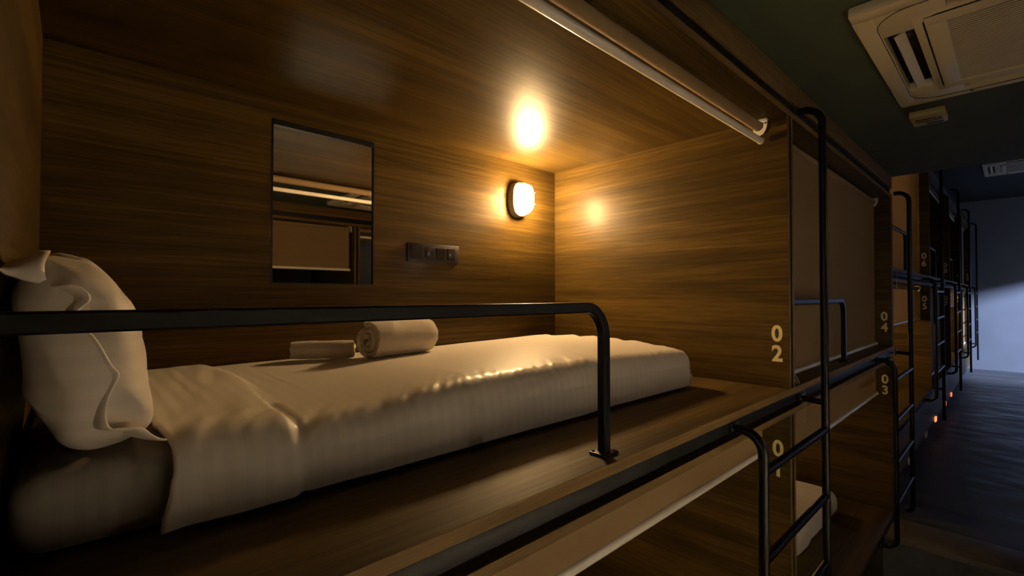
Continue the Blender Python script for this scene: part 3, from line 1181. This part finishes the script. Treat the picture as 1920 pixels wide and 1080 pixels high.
sy0, sy1, sz0, sz1 = 0.947, 1.193, H + 0.132, H + 0.208
t = thing('socket_plate', (XB, (sy0 + sy1) / 2, sz0), 'long black switch and socket plate on the back wall', 'socket')
MB().box(XB + 0.0003, XB + 0.009, sy0, sy1, sz0, sz1, 0.003).build('plate', M['socket'], t)
zc_ = (sz0 + sz1) / 2
for k, yc in enumerate((0.985, 1.045, 1.098, 1.152)):
    if k in (0, 2):
        wd = 0.026 if k == 0 else 0.020
        m = MB()
        m.poly_prism([(XB + 0.0092, zc_ - 0.024), (XB + 0.0105, zc_ - 0.024), (XB + 0.0155, zc_ + 0.022), (XB + 0.0092, zc_ + 0.024)], 'Y', yc - wd, yc + wd)
        m.build('rocker_switch', M['socket_gloss'], t)
    else:
        o = MB().box(XB + 0.0092, XB + 0.0105, yc - 0.021, yc + 0.021, zc_ - 0.024, zc_ + 0.024, 0.0005).build('socket_insert', M['socket_gloss'], t)
        for (dy, dz, q) in ((0, 0.010, 0.004), (-0.008, -0.008, 0.003), (0.008, -0.008, 0.003)):
            MB().cyl((XB + 0.0106, yc + dy, zc_ + dz), (XB + 0.0112, yc + dy, zc_ + dz), q, 10).build('socket_hole', M['dark_hole'], o)


def oval(cx, y, z, a, b, n=32, p=2.6):
    out = []
    for k in range(n):
        th = 2 * PI * k / n
        c, s = math.cos(th), math.sin(th)
        out.append(Vector((cx, y + a * math.copysign(abs(c) ** (2 / p), c), z + b * math.copysign(abs(s) ** (2 / p), s))))
    return out


def bulkhead_lamp(y, z, glass_mat, label, group='bulkhead lamps of the bunks', XB=XB, flip=False):
    t = thing('bulkhead_lamp', (XB, y, z), label, 'lamp', group)

    def loft(rings, name, mat, capfirst=True):
        m = MB()
        V = [[m.bm.verts.new(p) for p in r] for r in rings]
        n = len(V[0])
        for a, b in zip(V, V[1:]):
            for k in range(n):
                m.bm.faces.new((a[k], a[(k + 1) % n], b[(k + 1) % n], b[k]))
        m.bm.faces.new(V[0])
        m.bm.faces.new(V[-1])
        return m.build(name, mat, t, smooth=50)
    A, B = 0.053, 0.081
    loft([oval(XB + 0.0005, y, z, A, B), oval(XB + 0.030, y, z, A, B), oval(XB + 0.036, y, z, A * .95, B * .96)], 'base', M['lamp_base'])
    a, b = 0.043, 0.068
    loft([oval(XB + 0.0362, y, z, a, b), oval(XB + 0.068, y, z, a * .98, b * .98), oval(XB + 0.082, y, z, a * .88, b * .91),
          oval(XB + 0.092, y, z, a * .66, b * .76), oval(XB + 0.096, y, z, a * .35, b * .5)], 'glass', glass_mat)
    m = MB()
    wr_ = 0.0018
    ring = oval(XB + 0.056, y, z, a * 1.10, b * 1.06)
    m.sweep(ring + [ring[0]], wr_, (1, 0, 0), 6)
    # one upright hoop and two cross hoops
    def hoop(pts, bn):
        m.sweep(pts, wr_, bn, 6)
    hp = [(XB + 0.026, y, z - b * 1.12), (XB + 0.060, y, z - b * 1.08), (XB + 0.097, y, z - b * .76), (XB + 0.103, y, z), (XB + 0.097, y, z + b * .76), (XB + 0.060, y, z + b * 1.08), (XB + 0.026, y, z + b * 1.12)]
    hoop(hp, (0, 1, 0))
    for dz in (-0.026, 0.026):
        hoop([(XB + 0.026, y - a * 1.12, z + dz), (XB + 0.058, y - a * 1.10, z + dz), (XB + 0.096, y - a * .75, z + dz), (XB + 0.102, y, z + dz),
              (XB + 0.096, y + a * .75, z + dz), (XB + 0.058, y + a * 1.10, z + dz), (XB + 0.026, y + a * 1.12, z + dz)], (0, 0, 1))
    m.build('wire_cage', M['lamp_wire'], t)
    if flip:
        t.rotation_euler = (0, 0, PI)
    return t


M['glass_main'] = emit('glowing_lamp_glass', LAMP_COL, LAMP_MAIN)
M['glass_low'] = emit('dim_glowing_lamp_glass', LAMP_COL, 60.0)
M['glass_far'] = emit('far_lamp_glass', LAMP_COL, 260.0)
M['glass_bright'] = emit('bright_far_lamp_glass', LAMP_COL, 300.0)
M['fill_opposite'] = emit('opposite_fill_glass', (1.0, 0.80, 0.60), 110.0)  # added weak fill for the corridor side of the bed
LY = 1.535
M['fill_opposite_low'] = emit('opposite_low_fill_glass', (1.0, 0.84, 0.62), 2350.0)  # added very strong fill, lights the corridor from low down
bulkhead_lamp(0.85, H - 0.80, M['fill_opposite_low'], 'unseen fill lamp added behind the thin blind of the opposite lower bunk', XB=XOB - 0.004, flip=True)
bulkhead_lamp(3.10, H + 0.42, M['fill_opposite'], 'unseen fill lamp added in the opposite bunk across the corridor', XB=XOB - 0.004, flip=True)
bulkhead_lamp(LY, H + 0.452, M['glass_main'], 'glowing oval bulkhead lamp on the back wall above the bed')
bulkhead_lamp(LY, H - 0.60, M['glass_low'], 'bulkhead lamp lighting the lower bunk 01')
bulkhead_lamp(LY + 1.9, H - 0.60, M['glass_low'], 'bulkhead lamp lighting the lower bunk 03')
bulkhead_lamp(4.75, H - 0.10, M['glass_far'], 'bulkhead lamp lighting the lower bunk 05')
bulkhead_lamp(4.75, H + 0.95, M['glass_far'], 'unseen lamp added behind the closed blind of bunk 06')  # added to give the closed blind a warm glow
bulkhead_lamp(LY + 7.9, H - 0.10, M['glass_bright'], 'bulkhead lamp lighting the lower bunk 09')


# ------------------------------------------------------------------ ceiling cassette units and the small device
def cassette(xc, yc, zt, s, label, simple=False, group='ceiling air conditioners'):
    t = thing('air_conditioner', (xc, yc, zt - 0.035), label, 'air conditioner', group)
    h = s / 2
    z0, z1 = zt - 0.032, zt - 0.0005
    # outer panel with four outlet openings
    i0, i1 = h - 0.115, h - 0.048          # outlet inner / outer offsets
    L2 = 0.25                              # half length of an outlet
    m = MB()
    # ring made of strips around the openings
    m.box(xc - h, xc + h, yc - h, yc - i1, z0, z1, 0.006)
    m.box(xc - h, xc + h, yc + i1, yc + h, z0, z1, 0.006)
    m.box(xc - h, xc - i1, yc - i1, yc + i1, z0, z1, 0.003)
    m.box(xc + i1, xc + h, yc - i1, yc + i1, z0, z1, 0.003)
    for sx in (-1, 1):
        for sy in (-1, 1):
            m.box(min(xc + sx * L2, xc + sx * i1), max(xc + sx * L2, xc + sx * i1), min(yc + sy * L2, yc + sy * i1), max(yc + sy * L2, yc + sy * i1), z0 + 0.0008, z1, 0.001)
    m.box(xc - i0, xc + i0, yc - i0, yc + i0, z0 + 0.0005, z1, 0.002)
    m.build('panel', M['white_plastic'], t, smooth=30)
    m = MB()
    for sx in (-1, 1):
        m.box(min(xc + sx * i0, xc + sx * i1), max(xc + sx * i0, xc + sx * i1), yc - L2, yc + L2, z1 - 0.004, z1)
        m.box(xc - L2, xc + L2, min(yc + sx * i0, yc + sx * i1), max(yc + sx * i0, yc + sx * i1), z1 - 0.004, z1)
    m.build('outlet_duct', M['dark_hole'], t)
    for sx in (-1, 1):
        a = xc + sx * (i0 + i1) / 2
        p = [(a - sx * 0.013, z0 + 0.006), (a + sx * 0.010, z0 - 0.004), (a + sx * 0.012, z0 - 0.001), (a - sx * 0.011, z0 + 0.010)]
        MB().poly_prism(p, 'Y', yc - L2 + 0.012, yc + L2 - 0.012).build('louver', M['white_plastic'], t)
        b = yc + sx * (i0 + i1) / 2
        m = MB()
        A = [(xc - L2 + 0.012, b - sx * 0.020, z0 + 0.006), (xc - L2 + 0.012, b + sx * 0.012, z0 - 0.006), (xc - L2 + 0.012, b + sx * 0.014, z0 - 0.003), (xc - L2 + 0.012, b - sx * 0.018, z0 + 0.010)]
        m.poly_prism([(q[1], q[2]) for q in A], 'X', xc - L2 + 0.012, xc + L2 - 0.012)
        m.build('louver', M['white_plastic'], t)
    # intake grille: frame with fine slats along X
    g = 0.297
    m = MB()
    m.box(xc - g, xc + g, yc - g, yc + g, z0 - 0.001, z0 + 0.0004)
    gp = m.build('grille_backing', M['dark_hole'], t)
    gi = g - 0.043
    m = MB()
    m.box(xc - g, xc + g, yc - g, yc - gi, z0 - 0.006, z0 - 0.001, 0.001)
    m.box(xc - g, xc + g, yc + gi, yc + g, z0 - 0.006, z0 - 0.001, 0.001)
    m.box(xc - g, xc - gi, yc - gi, yc + gi, z0 - 0.006, z0 - 0.001, 0.001)
    m.box(xc + gi, xc + g, yc - gi, yc + gi, z0 - 0.006, z0 - 0.001, 0.001)
    m.build('grille_frame', M['white_plastic'], t)
    m = MB()
    n = 10 if simple else 38
    for k in range(n):
        yy = yc - gi + (k + 0.5) * 2 * gi / n
        wd = 2 * gi / n * 0.26
        m.box(xc - gi, xc + gi, yy - wd, yy + wd, z0 - 0.0026, z0 - 0.0012)
    m.build('intake_slats', M['white_plastic'], t)
    def rrect(hh, rr):
        return fillet([Vector((xc, yc - hh, 0)), Vector((xc + hh, yc - hh, 0)), Vector((xc + hh, yc + hh, 0)), Vector((xc - hh, yc + hh, 0)), Vector((xc - hh, yc - hh, 0)), Vector((xc, yc - hh, 0))], rr, 8)
    for hh, rr, wd in ((i1 + 0.004, 0.085, 0.0011), (g + 0.003, 0.035, 0.0022)):
        P = [Vector((p.x, p.y, z0 + 0.0002)) for p in rrect(hh, rr)]
        m = MB()
        m.sweep(P, wd, (0, 0, 1), 6)
        m.build('seam', M['dark_hole'], t)
    d = MB().cyl((xc - 0.235, yc + i1 + 0.016, z0 - 0.0015), (xc - 0.235, yc + i1 + 0.016, z0 + 0.001), 0.006, 12)
    d.build('receiver', M['mesh_grille'], t)
    return t


cassette(0.141, 1.940, CEIL_LOW, 0.872, 'cream square air conditioner cassette on the near ceiling')
cassette(0.20, 9.35, CEIL_HIGH, 0.95, 'dim ceiling cassette near the far grey wall', True)

sx0, sx1, sy0_, sy1_ = -0.293, -0.182, 2.555, 2.705
t = thing('wall_controller', (-0.237, 2.63, CEIL_LOW - 0.02), 'small yellowed slotted box on the ceiling beside the cassette', 'ceiling device')
t.name = 'ceiling_device'
WORLD[t.name] = Vector(t.location)
MB().box(sx0, sx1, sy0_, sy1_, CEIL_LOW - 0.026, CEIL_LOW - 0.0005, 0.004).build('housing', M['cream_plastic'], t)
m = MB()
zf = CEIL_LOW - 0.0265
m.box(sx0 + 0.014, sx1 - 0.012, 2.640, 2.652, zf, zf + 0.002)
m.box(sx0 + 0.014, sx1 - 0.034, 2.606, 2.622, zf, zf + 0.002)
m.box(sx0 + 0.045, sx1 - 0.012, 2.672, 2.690, zf, zf + 0.002)
m.build('slot', M['dark_hole'], t)
m = MB()
for q in (0.020, 0.032):
    m.box(sx1 - q - 0.004, sx1 - q + 0.004, 2.604, 2.624, zf - 0.0012, zf + 0.001)
m.build('button', M['mesh_grille'], t)

# smoke detector on the far ceiling
sd = MB()
sd.cyl((0.32, 10.2, CEIL_HIGH - 0.045), (0.32, 10.2, CEIL_HIGH - 0.0005), 0.06, 20)
sd = tag(sd.build('smoke_detector', M['white_plastic']), 'small round smoke detector on the far dark ceiling', 'smoke detector')

# ------------------------------------------------------------------ night lights along the raised base
NL = ((4.47, M['lightoff'], 'unlit pale night light low on the base below bunk 05'),
      (5.40, M['lightoff'], 'second pale night light low on the raised base'),
      (6.14, M['lightorange'], 'glowing orange night light low on the raised base'),
      (7.08, M['lightred'], 'nearer red night light low on the raised base'),
      (7.80, M['lightred'], 'farther red night light low on the raised base'))
for y, mt, lb in NL:
    o = MB().box(XF - 0.0075, XF + 0.004, y - 0.045, y + 0.045, H - 1.222, H - 1.178, 0.002).build('night_light', mt)
    tag(o, lb, 'night light', 'night lights along the base')
